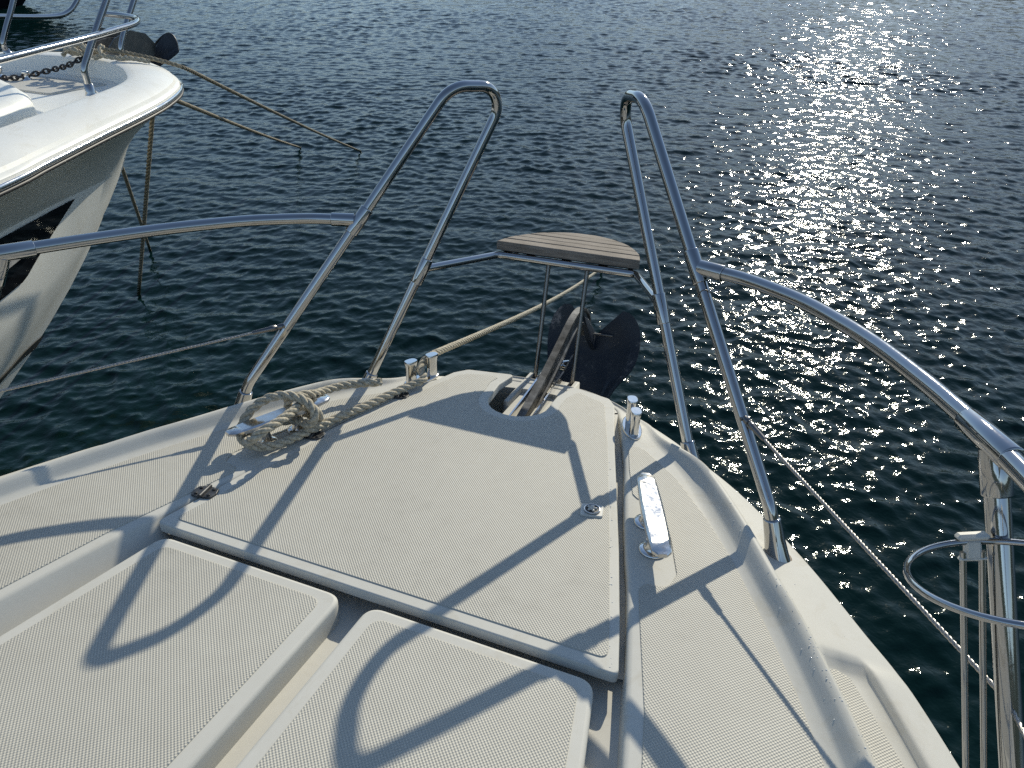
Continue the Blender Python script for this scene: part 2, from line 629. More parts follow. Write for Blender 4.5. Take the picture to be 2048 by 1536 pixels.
def deck_rows(side):
    rows = []
    for s in S:
        I, Fo, O, E = s[0:2], s[2:4], s[4:6], s[6:8]
        y = s[3]
        O = O + (E - O) / (np.linalg.norm(E - O) + 1e-9) * .016 * float(sstep(.74, .56, y))
        fw = sstep(.86, .72, y)                 # 0 at the stem, 1 abreast of the lid
        zi = -.034 * (1 - fw)
        zO = -.04 * (1 - fw) + -.036 * fw
        zE = -.055 * (1 - fw) + -.054 * fw
        hr = .026 * sstep(.74, .56, y) + .004
        row = []
        inw = (I - Fo); inw /= np.linalg.norm(inw) + 1e-9
        sl = (.034 if side < 0 else .004) * float(sstep(.04, .005, I[1]))          # the wall of the gutter leans in abaft the lid
        row.append((I[0] - sl * 1.05, I[1], -.20 + (.15 if sl > .003 else 0)))
        row.append((I[0] - sl * .10, I[1], zi - .012))
        for a in (.33, .66, 1.0):
            q = I - inw * .010 * (1 - math.cos(a * math.pi / 2))
            row.append((q[0], q[1], zi - .010 + .010 * math.sin(a * math.pi / 2)))
        for t in (.3, .6, .85):
            q = (I - inw * .010) * (1 - t) + Fo * t
            row.append((q[0], q[1], zi))
        for t in np.linspace(0, 1, 13):
            q = Fo * (1 - t) + O * t
            e = float(sstep(.35, 1.0, t))
            z = zi * (1 - e) + zO * e + hr * float(sstep(-.08, .42, t) * (1 - sstep(.45, 1.0, t)))
            row.append((q[0], q[1], z))
        aft = sstep(.215, .185, y)              # the outer channel and its low bulwark start here
        for t, za in ((.10, -.055), (.3, -.058), (.53, -.058), (.575, -.054), (.61, -.046), (.66, -.043), (.88, -.047)):
            q = O * (1 - t) + E * t
            z = (zO * (1 - t) + zE * t) * (1 - aft) + za * aft
            row.append((q[0], q[1], z))
        out = E - O; out /= np.linalg.norm(out) + 1e-9
        zt = zE * (1 - aft) + (-.052) * aft
        for a in np.linspace(0, 1, 6):
            q = E + out * .014 * math.sin(a * math.pi / 2)
            row.append((q[0], q[1], zt - .002 - .020 * (1 - math.cos(a * math.pi / 2))))
        q = E + out * .014
        row.append((q[0], q[1], -.13))
        R = np.array(row)
        if side < 0:
            R[:, 0] *= -1
        rows.append([tuple(r) for r in R])
    return rows

for sd, nm in ((1, 'starboard'), (-1, 'port')):
    mb = MB().loft(deck_rows(sd), flip=(sd > 0))
    o = sharp(mb.build('side_deck', M_GEL, boat), 50)

# hull below the gunwale
hull = MB()
for sd in (1, -1):
    rows = []
    for s in S:
        E, O = s[6:8], s[4:6]
        out = E - O; out /= np.linalg.norm(out) + 1e-9
        q = E + out * .014
        row = [(q[0] * sd, q[1], -.13)]
        for z, k in ((-.135, .004), (-.17, .008), (-.18, -.006), (-.45, -.07), (-.8, -.16), (-1.15, -.24), (-1.5, -.30)):
            f = 1 + (k / max(.25, np.hypot(q[0], .3)))
            yy = q[1] + (k * 2.2 if k < 0 else k * out[1]) * sstep(-2.4, .9, q[1])
            row.append((q[0] * (f if k < 0 else 1) * sd + (k * out[0] * sd if k > 0 else 0), yy, z))
        rows.append(row)
    hull.loft(rows, flip=(sd > 0))
sharp(hull.build('hull', M_GEL2, boat), 40)

# channel floor under the aft panels, and the locker under the lid
fl = MB()
rowf = []
for y in np.linspace(.035, -2.4, 40):
    w = np.interp(-y, -YI, S[:, 0])
    rowf.append([(-w - .004, y, -.040), (-w * .97, y, -.046), (-w * .5, y, -.047), (-.03, y, -.047), (-.012, y, -.050), (.018, y, -.050), (.036, y, -.047), (w * .5, y, -.047), (w * .97, y, -.046), (w + .004, y, -.040)])
fl.loft(rowf)
fl.build('channel_floor', M_FLOOR, boat)
lk = MB()
rim = []
for s in S:
    if s[1] < .02 or s[0] < .001:
        continue
    rim.append((s[0], s[1]))
for sd in (1, -1):
    rows = []
    for x, y in rim:
        k = .045
        rows.append([((x + .002) * sd, y, -.034), ((x - k) * sd, y - (k * .6 if y > .84 else 0), -.036), ((x - k) * sd, y - (k * .6 if y > .84 else 0), -.2)])
    lk.loft(rows, flip=(sd < 0))
sharp(lk.build('locker_rim', M_FLOOR, boat), 40)
lf = MB()
lf.slab([(-.46, .03), (.46, .03), (.33, .5), (.2, .93), (-.2, .93), (-.33, .5)], -.23, -.195, .002)
lf.build('locker_floor', M_BOOT, boat)

# -------------------------------------------------- lid of the anchor locker
def round_poly(pts, radii, n=6):
    """Closed 2D polygon with rounded corners."""
    P = [np.array(p, float) for p in pts]; out = []
    N = len(P)
    for i in range(N):
        a, b, c = P[i - 1], P[i], P[(i + 1) % N]
        r = radii[i] if not np.isscalar(radii) else radii
        if r <= 0:
            out.append(b); continue
        u = a - b; lu = np.linalg.norm(u); u /= lu
        w = c - b; lw = np.linalg.norm(w); w /= lw
        ang = math.acos(max(-1, min(1, float(u @ w))))
        if ang > 3.05:
            out.append(b); continue
        d = min(r / math.tan(ang / 2), lu * .45, lw * .45)
        p0, p1 = b + u * d, b + w * d
        for k in range(n + 1):
            t = k / n
            out.append((1 - t) ** 2 * p0 + 2 * t * (1 - t) * b + t * t * p1)
    return np.array(out)

LID_R = [(.438, .0), (.414, .098), (.366, .275), (.318, .44), (.268, .61), (.212, .815)]
LID_L = [(-.438, .0), (-.418, .108), (-.388, .275), (-.352, .44), (-.300, .615), (-.232, .815)]
notch = [(.086, .870), (.066, .80)] + [(-.010 + .078 * math.cos(a), .735 + .078 * math.sin(a)) for a in np.linspace(.25, -math.pi - .1, 15)] + [(-.092, .80), (-.078, .872)]
lid_pts = LID_R + [(.190, .845)] + notch + [(-.205, .848)] + LID_L[::-1]
lid_rad = [.010] + [.0] * 5 + [.015] + [.012] + [.0] * (len(notch) - 2) + [.012] + [.02] + [.0] * 5 + [.014]
lid_out = round_poly(lid_pts, lid_rad)
lid = MB().slab(lid_out, -.018, 0.0, .003, 3)
lid = sharp(lid.build('anchor_locker_lid', M_GEL, boat), 60)
pad_pts = [(.416, .022), (.394, .108), (.346, .282), (.298, .447), (.250, .612), (.190, .800), (.176, .815), (.108, .842), (.092, .80)]
nn = [(-.010 + .103 * math.cos(a), .735 + .103 * math.sin(a)) for a in np.linspace(.2, -math.pi - .15, 15)]
pad_pts += nn + [(-.118, .80), (-.108, .842), (-.190, .822), (-.212, .80), (-.276, .61), (-.328, .437), (-.364, .272), (-.394, .105), (-.413, .022)]
pad_rad = [.014] + [0] * 4 + [.01, .01, .01] + [0] * (len(nn) + 2) + [.01, .01, .01] + [0] * 4 + [.014]
MB().slab(round_poly(pad_pts, pad_rad[:len(pad_pts)] + [0] * max(0, len(pad_pts) - len(pad_rad))), -.004, .0016, .0012, 2).build('nonskid_pad', M_SKID, lid)

def rotz(a):
    c, s = math.cos(a), math.sin(a)
    return np.array([[c, -s, 0], [s, c, 0], [0, 0, 1]])

def hinge(x, y, ang):
    R = rotz(ang)
    base = V(x, y, .0015)
    mb = MB()
    for sx in (-1, 1):
        w, h = .021, .019
        pl = round_poly([(sx * .003, -h), (sx * .003, h), (sx * w, h * .78), (sx * (w + .004), 0), (sx * w, -h * .78)], .003)
        pl = np.array([(R @ V(q[0], q[1], 0))[:2] + base[:2] for q in pl])
        mb.slab(pl, .0008, .0042, .001, 2)
    p0 = base + R @ V(0, -.019, .0042); p1 = base + R @ V(0, .019, .0042)
    mb.tube([p0, p1], .0042, 10)
    h_ = mb.build('hinge', M_HINGE, lid)
    sc = MB()
    for sx, sy in ((-1, .5), (-1, -.5), (1, .5), (1, -.5)):
        q = base + R @ V(sx * .0135, sy * .019, .0038)
        sc.rev(q, (0, 0, 1), [(.0034, 0), (.0034, .0006), (.0022, .0014)], 10)
    sc.build('screw_heads', M_BLACK, h_)
hinge(-.421, .108, math.radians(10)); hinge(-.366, .380, math.radians(14)); hinge(-.292, .632, math.radians(18))

lt = V(.288, .365, .0016)
Rl = rotz(math.radians(12))
sq = round_poly([(-.022, -.019), (.022, -.019), (.022, .019), (-.022, .019)], .006)
sq = np.array([(Rl @ V(q[0], q[1], 0))[:2] + lt[:2] for q in sq])
latch = MB().slab(sq, .0, .0052, .002, 2)
latch = latch.build('latch', M_PLASTIC, lid)
MB().rev(lt + V(0, 0, .0048), (0, 0, 1), [(.0155, 0), (.0165, .001), (.0160, .0022), (.0140, .0022), (.0135, .0006)], 24).build('latch_ring', M_CHROME, latch)
MB().rev(lt + V(0, 0, .0052), (0, 0, 1), [(.0132, 0), (.0132, .0009)], 24).build('latch_cup', M_BLACK, latch)
kb = MB()
for k in range(5):
    a = 2 * math.pi * k / 5 + .3
    kb.tube([lt + V(0, 0, .007), lt + V(.0095 * math.cos(a), .0095 * math.sin(a), .007)], [.0032, .0024], 8)
kb.rev(lt + V(0, 0, .0055), (0, 0, 1), [(.0048, 0), (.0048, .005), (.003, .0075), (.001, .008)], 12)
kb.build('latch_knob', M_PLASTIC, latch)

# -------------------------------------------------- aft panels
def panel(sd):
    if sd < 0:
        out = [(-.018, -.017), (-.402, -.017), (-.440, -.30), (-.495, -.70), (-.56, -1.4), (-.60, -2.2), (-.020, -2.2)]
        pad = [(-.045, -.040), (-.377, -.040), (-.417, -.31), (-.472, -.70), (-.535, -1.4), (-.575, -2.18), (-.045, -2.18)]
    else:
        out = [(.030, -.017), (.030, -2.2), (.60, -2.2), (.57, -1.4), (.505, -.70), (.452, -.25), (.408, -.017)]
        pad = [(.055, -.040), (.055, -2.18), (.575, -2.18), (.545, -1.4), (.48, -.70), (.428, -.25), (.390, -.040)]
    rad = [.03 if p[1] > -.02 else 0.0 for p in out]
    rad2 = [.022 if p[1] > -.05 else 0.0 for p in pad]
    p = MB().slab(round_poly(out, rad, 8), -.052, -.006, .007, 4)
    p = sharp(p.build('foredeck_panel', M_GEL, boat), 60)
    MB().slab(round_poly(pad, rad2, 8), -.012, -.0042, .0012, 2).build('nonskid_pad', M_SKID, p)
panel(-1); panel(1)

# -------------------------------------------------- non-skid pads of the side decks
def side_pad(sd):
    outer = [(.318, .640), (.336, .628), (.416, .547), (.497, .432), (.562, .319), (.634, .170), (.680, .064), (.720, -.043), (.793, -.25), (.888, -.60), (.988, -1.2), (1.068, -2.35)]
    inner = [(.72, -2.35), (.645, -1.2), (.585, -.60), (.525, -.25), (.487, -.05), (.440, .12), (.422, .190), (.430, .206), (.466, .212), (.474, .250), (.446, .340), (.412, .430), (.385, .455), (.362, .440), (.346, .455), (.318, .540), (.296, .620), (.302, .640)]
    pts = np.array(outer + inner)
    rad = [.012] + [0] * 11 + [0] * 6 + [.012, .012, .02, .03, .02, .012, .012, .012, .008, 0, .01, .01]
    q = round_poly(pts, rad, 5)
    if sd < 0:
        q[:, 0] *= -1
    MB().slab(q, -.003, .0020, .0012, 2).build('nonskid_pad', M_SKID, boat)
side_pad(1); side_pad(-1)
for sd in (1, -1):
    pts = np.array([(.729, .196), (.740, .200), (.762, .190), (.842, .03), (.930, -.20), (1.058, -.60), (1.158, -1.2), (1.218, -2.3), (1.168, -2.3), (1.098, -1.2), (.998, -.60), (.875, -.20), (.794, .02), (.725, .180)])
    q = round_poly(pts, [.006, .01, .006] + [0] * 9 + [0, .008], 4)
    q[:, 0] *= sd
    MB().slab(q, -.064, -.0535, .0012, 2).build('nonskid_pad', M_SKID, boat)

# -------------------------------------------------- drops of water left on the mouldings
def droplets():
    m, nt, b = mat('water_drop')
    b.inputs['Base Color'].default_value = (.66, .65, .61, 1)
    b.inputs['Roughness'].default_value = .03
    b.inputs['IOR'].default_value = 1.333
    rows = np.array(deck_rows(1))
    g = np.random.default_rng(21)
    mb = MB()
    def drop(q, n, r):
        n = n / np.linalg.norm(n)
        mb.rev(q - n * r * .1, n, [(r, 0), (r * .92, r * .25), (r * .62, r * .48), (r * .2, r * .58)], 8)
    spots = []
    for k in range(150):
        y = g.choice([g.normal(.10, .10), g.uniform(-.1, .62)])
        i = int(np.argmin(np.abs(S[:, 3] - y)))
        if i < 2 or i > len(rows) - 3:
            continue
        j = int(g.choice([10, 11, 12, 13, 14, 15, 16, 18, 20, 22, 24], p=[.10, .12, .14, .14, .12, .10, .08, .05, .05, .05, .05]))
        u, v = g.random(2)
        a, b2, c, d = rows[i][j], rows[i + 1][j], rows[i][j + 1], rows[i + 1][j + 1]
        q = a * (1 - u) * (1 - v) + b2 * u * (1 - v) + c * (1 - u) * v + d * u * v
        n = np.cross(c - a, b2 - a)
        if n[2] < 0:
            n = -n
        drop(q, n, float(g.choice([.0007, .0009, .0012, .0015])))
    for k in range(46):
        t = g.random() ** 1.5
        p0, p1 = V(.428, .01, 0), V(.262, .60, 0)
        q = p0 * (1 - t) + p1 * t + V(g.uniform(-.008, .0), 0, 0)
        drop(q, V(0, 0, 1), float(g.choice([.0008, .0012, .0018])))
    o = mb.build('water_droplets', m, boat)
    o['kind'] = 'stuff'
droplets()

# -------------------------------------------------- cleats and twin bollards
def cleat(sd):
    a, b = V(.470, .235, .052), V(.382, .466, .052)
    if sd > 0:
        a, b = V(.449, .222, .052), V(.366, .454, .052)
    d = b - a; L = np.linalg.norm(d); d /= L
    side = V(-d[1], d[0], 0)
    rows = []
    for t in np.linspace(0, 1, 25):
        c = a + d * L * t
        e = abs(2 * t - 1)
        w = .0205 * (1 - .22 * e ** 2) * (1 if e < .9 else math.sqrt(max(0.02, 1 - ((e - .9) / .1) ** 2 * .75)))
        top = .007 - .003 * e ** 3
        bot = -.011 + .008 * e ** 2
        z = .002 * e ** 2
        ring = []
        for u, h in ((-1, bot * .6), (-.75, bot), (.75, bot), (1, bot * .6), (1, top * .55), (.8, top), (-.8, top), (-1, top * .55)):
            ring.append(c + side * w * u + V(0, 0, h + z))
        rows.append([tuple(q) for q in ring])
    mb = MB().loft(rows, closed=True)
    mb.add(rows[0], [tuple(range(8))], False); mb.add(rows[-1], [tuple(range(8))[::-1]], False)
    feet = [a + d * L * .335, a + d * L * .665]
    for q in feet:
        mb.rev((q[0], q[1], .004), (0, 0, 1), [(.017, 0), (.0135, .006), (.0115, .018), (.0125, .034), (.014, .042)], 18)
    if sd < 0:
        mb.v = [(-x, y, z) for x, y, z in mb.v]; mb.f = [f[::-1] for f in mb.f]
    o = sharp(mb.build('cleat', M_CLEAT, boat), 35)
    for q in feet:
        MB().rev((q[0] * sd, q[1], .001), (0, 0, 1), [(.0255, 0), (.0255, .002), (.023, .0042), (.017, .005)], 24).build('foot', M_CHROME, o)
    return o
CLEAT_R = cleat(1); CLEAT_L = cleat(-1)

def bollards(sd, pts, ang):
    c = (V(*pts[0]) + V(*pts[1])) / 2
    R = rotz(ang)
    oval = [(.055 * math.cos(t), .022 * math.sin(t)) for t in np.linspace(0, 2 * math.pi, 36, endpoint=False)]
    oval = np.array([(R @ V(q[0], q[1], 0))[:2] + c for q in oval])
    base = MB().slab(oval, -.001, .005, .002, 2).build('twin_bollard', M_CHROME, boat)
    for p in pts:
        rows = []
        for h, k in ((.004, .92), (.02, .86), (.04, .88), (.052, .96), (.056, 1.06), (.061, 1.08), (.0635, 1.0)):
            row = []
            for t in np.linspace(0, 2 * math.pi, 28, endpoint=False):
                x = .0165 * k * math.copysign(abs(math.cos(t)) ** .7, math.cos(t))
                y = .0115 * k * math.copysign(abs(math.sin(t)) ** .8, math.sin(t))
                q = R @ V(x, y, 0)
                row.append((p[0] + q[0], p[1] + q[1], h))
            rows.append(row)
        mb = MB().loft(rows, closed=True, flip=True)
        mb.add(rows[-1], [tuple(range(28))], False)
        o = sharp(mb.build('post', M_CHROME, base), 50)
bollards(1, [(.268, .746), (.290, .692)], math.radians(112))
bollards(-1, [(-.272, .768), (-.300, .708)], math.radians(66))

# -------------------------------------------------- bow hoops, guard rails, stanchions, wires
TR = .0125
def hoop(sd):
    k = V(sd, 1, 1)
    zc = .714
    pts = [(.634, .4395, -.046), (.603, .455, .046), (.603 - .58 * (zc - .046), .455 + .483 * (zc - .046), zc),
           (.432 - .3916 * (zc + .052), .682 + .301 * (zc + .052), zc - .004), (.436, .679, -.05)]
    P = fillet(pts, [.10, .078, .078], 16)
    P = resample(P, .006) * k
    o = MB().tube(P, TR, 18).build('bow_hoop', M_STEEL, boat)
    # sockets on the gunwale
    for b, t, h in (((.634, .4395, -.050), (.604, .4545, .043), .080), ((.4345, .680, -.049), (.4005, .706, .038), .066)):
        b, t = V(*b) * k, V(*t) * k
        MB().rev(b, t - b, [(.0240, -.004), (.0215, .010), (.0185, h * .55), (.0162, h - .003), (.0158, h), (.0135, h + .0005)], 24).build('socket', M_STEEL, o)
        MB().tube([b + V(.0245 * math.cos(q), .0245 * math.sin(q), .001) for q in np.linspace(0, 2 * math.pi, 28, endpoint=False)], .0022, 6, closed=True).build('sealant_bead', M_SEAL, o)
    # sleeves of the tee fittings
    for c, d in (((.382, .639, .427), (-.221, .184, .381)), ((.302, .782, .280), (-.130, .100, .332))):
        c, d = V(*c) * k, V(*d) * k
        d /= np.linalg.norm(d)
        s = MB()
        s.rev(c - d * .034, d, [(TR + .0002, 0), (.0152, .0005), (.0155, .002), (.0155, .066), (.0152, .0675), (TR + .0002, .068)], 22)
        s.build('tee_sleeve', M_STEEL, o)
    return o
HOOP_R = hoop(1); HOOP_L = hoop(-1)
_c, _d = V(.4075, .618, .384), V(-.221, .184, .381); _d /= np.linalg.norm(_d)
_a = np.cross(_d, V(0, 0, 1)); _a /= np.linalg.norm(_a); _b = np.cross(_d, _a)
MB().tube([_c + .0138 * (math.cos(t) * _a + math.sin(t) * _b) + _d * .004 * math.sin(2 * t) for t in np.linspace(0, 2 * math.pi, 30, endpoint=False)] , .0009, 6, closed=True).build('wire_seizing', M_DULL, HOOP_R)

def guard(sd):
    k = V(sd, 1, 1)
    ctl = [(.386, .637, .428), (.430, .618, .4285), (.489, .586, .430), (.579, .511, .431), (.643, .431, .431), (.692, .354, .431), (.738, .263, .431), (.772, .186, .431), (.805, .098, .431), (.850, -.06, .431), (.90, -.30, .431), (.955, -.70, .431), (1.01, -1.3, .431)]
    P = resample(cat(ctl, 10), .008) * k
    o = MB().tube(P, TR, 18).build('guard_rail', M_STEEL, boat)
    a, b = V(.386, .637, .428) * k, V(.440, .613, .4288) * k
    d = (b - a) / np.linalg.norm(b - a)
    MB().rev(a + d * .006, d, [(.0155, 0), (.0155, .050), (.0150, .0515), (TR, .052)], 22).build('tee_stub', M_STEEL, o)
    # sleeve and saddle over the stanchion
    c = V(.805, .098, .431) * k
    t = V(.035, -.088, 0) * k; t /= np.linalg.norm(t)
    MB().rev(c - t * .052, t, [(TR, -.0005), (.0152, 0), (.0155, .001), (.0155, .088), (.0152, .089), (TR, .0895)], 22).build('rail_sleeve', M_STEEL, o)
    top, bot = V(.807, .096, .428) * k, V(.940, -.060, -.040) * k
    ax = (bot - top) / np.linalg.norm(bot - top)
    st = MB().tube([top, top + ax * .3, bot], .0135, 18).build('stanchion', M_STEEL, boat)
    MB().rev(top + ax * .004, ax, [(.0158, 0), (.0165, .02), (.0165, .052), (.0158, .0535), (.0136, .054)], 22).build('saddle', M_STEEL, st)
    MB().rev(bot + ax * .022, -ax, [(.030, 0), (.028, .006), (.019, .012), (.017, .05), (.0138, .051)], 20).build('socket', M_STEEL, st)
    # gusset between rail and post
    g = MB()
    p0 = top + ax * .045; p1 = c - t * .048
    g.add([p0 + V(.003, .003, 0), p1 + V(.003, .003, 0), c + V(.003, .003, 0), p0 - V(.003, .003, 0), p1 - V(.003, .003, 0), c - V(.003, .003, 0)],
          [(0, 1, 2), (5, 4, 3), (0, 3, 4, 1), (1, 4, 5, 2), (2, 5, 3, 0)], False)
    g.build('gusset', M_STEEL, st)
    # set screw
    # wire between hoop and stanchion, and on aft
    w0 = V(.521, .524, .188) * k
    w1 = top + ax * .30
    w2 = V(.99, -.70, .18) * k
    dw = (w1 - w0) / np.linalg.norm(w1 - w0)
    n = 60
    wp = resample([w0 + dw * .06, w1], .004)
    wr = rope_mb(np.vstack([wp]), .0034, .022, .0045, 6).build('guard_wire', M_WIRE, boat)
    rope_mb(resample([w1, w2], .02), .0034, .022, .008, 5).build('guard_wire', M_WIRE, boat)
    tm = MB()
    tm.rev(w0 + dw * .006, dw, [(.0068, 0), (.0068, .018), (.0052, .019), (.0052, .022), (.0072, .023), (.0072, .036), (.0060, .038), (.0048, .075), (.0036, .078)], 10)
    sidev = np.cross(dw, V(0, 0, 1)); sidev /= np.linalg.norm(sidev)
    tm.tube([w0 + dw * .012 - sidev * .0095, w0 + dw * .012 + sidev * .0095], .0038, 10)
    tm.box(w0 + dw * .004, (.014, .008, .018), None, .002)
    tm.build('wire_terminal', M_DULL, wr)
    MB().rev(w1 - dw * .008, dw, [(.0, 0), (.008, .0005), (.008, .015), (.0, .016)], 10).build('wire_grommet', M_BLACK, st)
guard(1); guard(-1)

# -------------------------------------------------- bow seat
seat = MB()
hw = .19
arm = fillet([(-.300, .786, .284), (-.190, 1.006, .2795), (.190, 1.006, .2795), (.300, .786, .284)], [.02, .02], 8)
seat.tube(resample(arm, .006), .0095, 14)
fr = cat([(-.18, 1.006, .275), (-.135, 1.105, .275), (-.06, 1.165, .275), (0, 1.175, .275), (.06, 1.165, .275), (.135, 1.105, .275), (.18, 1.006, .275)], 8)
seat.tube(fr + V(0, 0, .005), .008, 12)
for x in (-.10, 0.0, .10):
    seat.box((x, 1.085, .286), (.025, .14, .004))
bow_seat = seat.build('bow_seat', M_STEEL, boat, label='small half-round teak seat on a steel frame at the stem')
edge = cat([(-.196, 1.008), (-.180, 1.062), (-.140, 1.125), (-.075, 1.175), (0, 1.192), (.075, 1.175), (.140, 1.125), (.180, 1.062), (.196, 1.008)], 14)
ys = [1.008, 1.046, 1.083, 1.119, 1.154, 1.192]
hb = lambda y: float(np.interp(y, edge[:len(edge) // 2 + 1, 1], -edge[:len(edge) // 2 + 1, 0]))
for i in range(5):
    y0, y1 = ys[i] + .002, ys[i + 1] - .002
    if i == 0:
        y0 = ys[0]
    yy = np.linspace(y0, min(y1, 1.1915), 9)
    pts = [(hb(y), y) for y in yy] + [(-hb(y), y) for y in yy[::-1]]
    pts = [p for k, p in enumerate(pts) if k == 0 or np.hypot(p[0] - pts[k - 1][0], p[1] - pts[k - 1][1]) > .0008]
    MB().slab(pts, .293, .3165 + (.0006 if i % 2 else 0), .0022, 2).build('plank', M_TEAK, bow_seat)
MB().slab([(hb(y) - .006, y) for y in np.linspace(1.02, 1.18, 12)] + [(-hb(y) + .006, y) for y in np.linspace(1.18, 1.02, 12)], .287, .306, .001, 1).build('caulking', M_BLACK, bow_seat)
for x in (-.054, .054):
    leg = MB().tube([(x, 1.036, .272), (x, .966, -.050)], .0062, 12)
    leg = leg.build('leg', M_DULL, bow_seat)
    MB().box((x, .964, -.047), (.020, .030, .014), None, .003).build('leg_bracket', M_BLACK, leg)

# -------------------------------------------------- bow roller
tray = MB()
tray.slab(round_poly([(-.058, .64), (.062, .64), (.062, .985), (-.058, .985)], .006), -.075, -.048, .003)
for x in (-.064, .068):
    tray.slab([(x - .007, .78 if x < 0 else .66), (x + .007, .78 if x < 0 else .66), (x + .007, .97), (x - .007, .97)], -.075, -.032, .004)
tr = tray.build('roller_tray', M_GEL, boat)
ro = MB()
for x in (-.024, .030):
    prof = [(.70, -.062), (.70, -.030), (.80, -.022), (.96, -.006), (1.035, .012), (1.060, .006), (1.065, -.030), (1.03, -.055), (.96, -.062)]
    a = [(x - .0022, y, z) for y, z in prof]; b = [(x + .0022, y, z) for y, z in prof]
    n = len(prof)
    ro.add(a + b, [tuple(range(n)), tuple(range(n, 2 * n))[::-1]] + [(i, (i + 1) % n, n + (i + 1) % n, n + i) for i in range(n)], False)
ro.rev((-.022, 1.03, -.022), (1, 0, 0), [(.022, 0), (.016, .020), (.015, .025), (.016, .030), (.022, .050)], 18)
ro.build('bow_roller', M_CHROME, boat)

# ------------------------------------------------------------------ anchor in the bow roller
AB = V(.003, .90, -.04)
anch = empty('anchor', boat_matrix(AB))
tag(anch, 'worn plough anchor with dark blue flukes stowed in the near boat\'s bow roller', 'anchor')
sp = [(.62, -.062), (.70, -.054), (.787, -.036), (.90, -.004), (1.01, .036), (1.085, .066), (1.14, .078), (1.19, .072), (1.23, .045), (1.25, .005)]
sp = cat(sp, 6)
T2 = np.gradient(sp, axis=0); T2 /= np.linalg.norm(T2, axis=1)[:, None]
rows = []
for (y, z), (ty, tz) in zip(sp, T2):
    n_ = V(-tz, ty)
    t = (y - .62) / .63
    h = .020 + .006 * math.sin(math.pi * min(1, t)) + .004 * t
    ring = []
    for u, w in ((.0, -.010), (.16, -.0105), (.22, -.006), (.78, -.006), (.84, -.0105), (1.0, -.010), (1.0, .010), (.84, .0105), (.78, .006), (.22, .006), (.16, .0105), (.0, .010)):
        q = V(y, z) + n_ * h * (2 * u - 1)
        ring.append((.003 + w, q[0], q[1]))
    rows.append(ring)
shank = MB().loft(rows, closed=True, smooth=False)
shank.add(rows[0], [tuple(range(12))], False); shank.add(rows[-1], [tuple(range(12))[::-1]], False)
sh_o = shank.build('shank', M_GALV, anch, AB)
sk = MB().tube(cat([(.003 - .014, .655, -.056), (.003 - .016, .63, -.06), (.003 - .010, .605, -.064), (.003 + .010, .605, -.064), (.003 + .016, .63, -.06), (.003 + .014, .655, -.056)], 6), .0045, 10)
sk.tube([(.003 - .02, .652, -.056), (.003 + .02, .652, -.056)], .005, 10)
sk.build('shackle', M_GALV, sh_o, AB)

def fluke(sd):
    # blade: grid from the keel (u=0) to the outer edge (u=1), from the rear edge (v=0) to the tip (v=1);
    # the anchor lies a little rolled to starboard in its roller
    keel = [V(.026, 1.268, -.020), V(.040, 1.235, -.075), V(.062, 1.17, -.14), V(.085, 1.06, -.24)]
    if sd > 0:
        outer = [V(.105, 1.285, .070), V(.130, 1.282, .066), V(.158, 1.272, .040), V(.173, 1.255, .000), V(.176, 1.225, -.040), V(.168, 1.19, -.075), V(.130, 1.13, -.13), V(.095, 1.06, -.235)]
    else:
        outer = [V(-.060, 1.285, .066), V(-.085, 1.282, .062), V(-.108, 1.270, .030), V(-.116, 1.25, -.015), V(-.108, 1.22, -.06), V(-.080, 1.17, -.11), V(.00, 1.11, -.18), V(.075, 1.06, -.245)]
    kc = resample(cat(keel, 8), .001); oc = resample(cat(outer, 8), .001)
    nv, nu = 22, 10
    kc = kc[np.linspace(0, len(kc) - 1, nv).astype(int)]; oc = oc[np.linspace(0, len(oc) - 1, nv).astype(int)]
    top, bot = [], []
    for i, (a, b) in enumerate(zip(kc, oc)):
        r1, r2 = [], []
        for u in np.linspace(0, 1, nu):
            q = a * (1 - u) + b * u
            sag = (.010 * max(0, (.38 - abs(u - .38)) / .38)) * min(1, i / 4)     # crease along the blade
            q = q + V(0, sag * .6, -sag)
            r1.append(tuple(q + V(0, 0, .0028))); r2.append(tuple(q + V(0, .004, -.0028)))
        top.append(r1); bot.append(r2)
    mb = MB().loft(top, flip=sd < 0).loft(bot, flip=sd > 0)
    for r in range(nv - 1):
        mb.add([top[r][-1], top[r + 1][-1], bot[r + 1][-1], bot[r][-1]], [(0, 1, 2, 3)], False)
    for c in range(nu - 1):
        mb.add([top[0][c], top[0][c + 1], bot[0][c + 1], bot[0][c]], [(0, 1, 2, 3)], False)
    sharp(mb.build('fluke', M_FLUKE, anch, AB), 8)
fluke(1); fluke(-1)
kw = MB()
prof = [(1.19, .075), (1.235, .050), (1.262, .005), (1.262, -.045), (1.24, -.05), (1.215, -.01)]
kx = lambda z: .003 + .023 * max(0, min(1, (.06 - z) / .08)) + .25 * max(0, -.02 - z)
a = [(kx(z) - .008, y, z) for y, z in prof]; b = [(kx(z) + .008, y, z) for y, z in prof]; n = len(prof)
kw.add(a + b, [tuple(range(n)), tuple(range(n, 2 * n))[::-1]] + [(i, (i + 1) % n, n + (i + 1) % n, n + i) for i in range(n)], False)
kw.build('keel_plate', M_FLUKE, anch, AB)
MB().tube([(-.03, 1.245, -.004), (.085, 1.262, -.004)], .0035, 8).build('cross_rod', M_GALV, anch, AB)

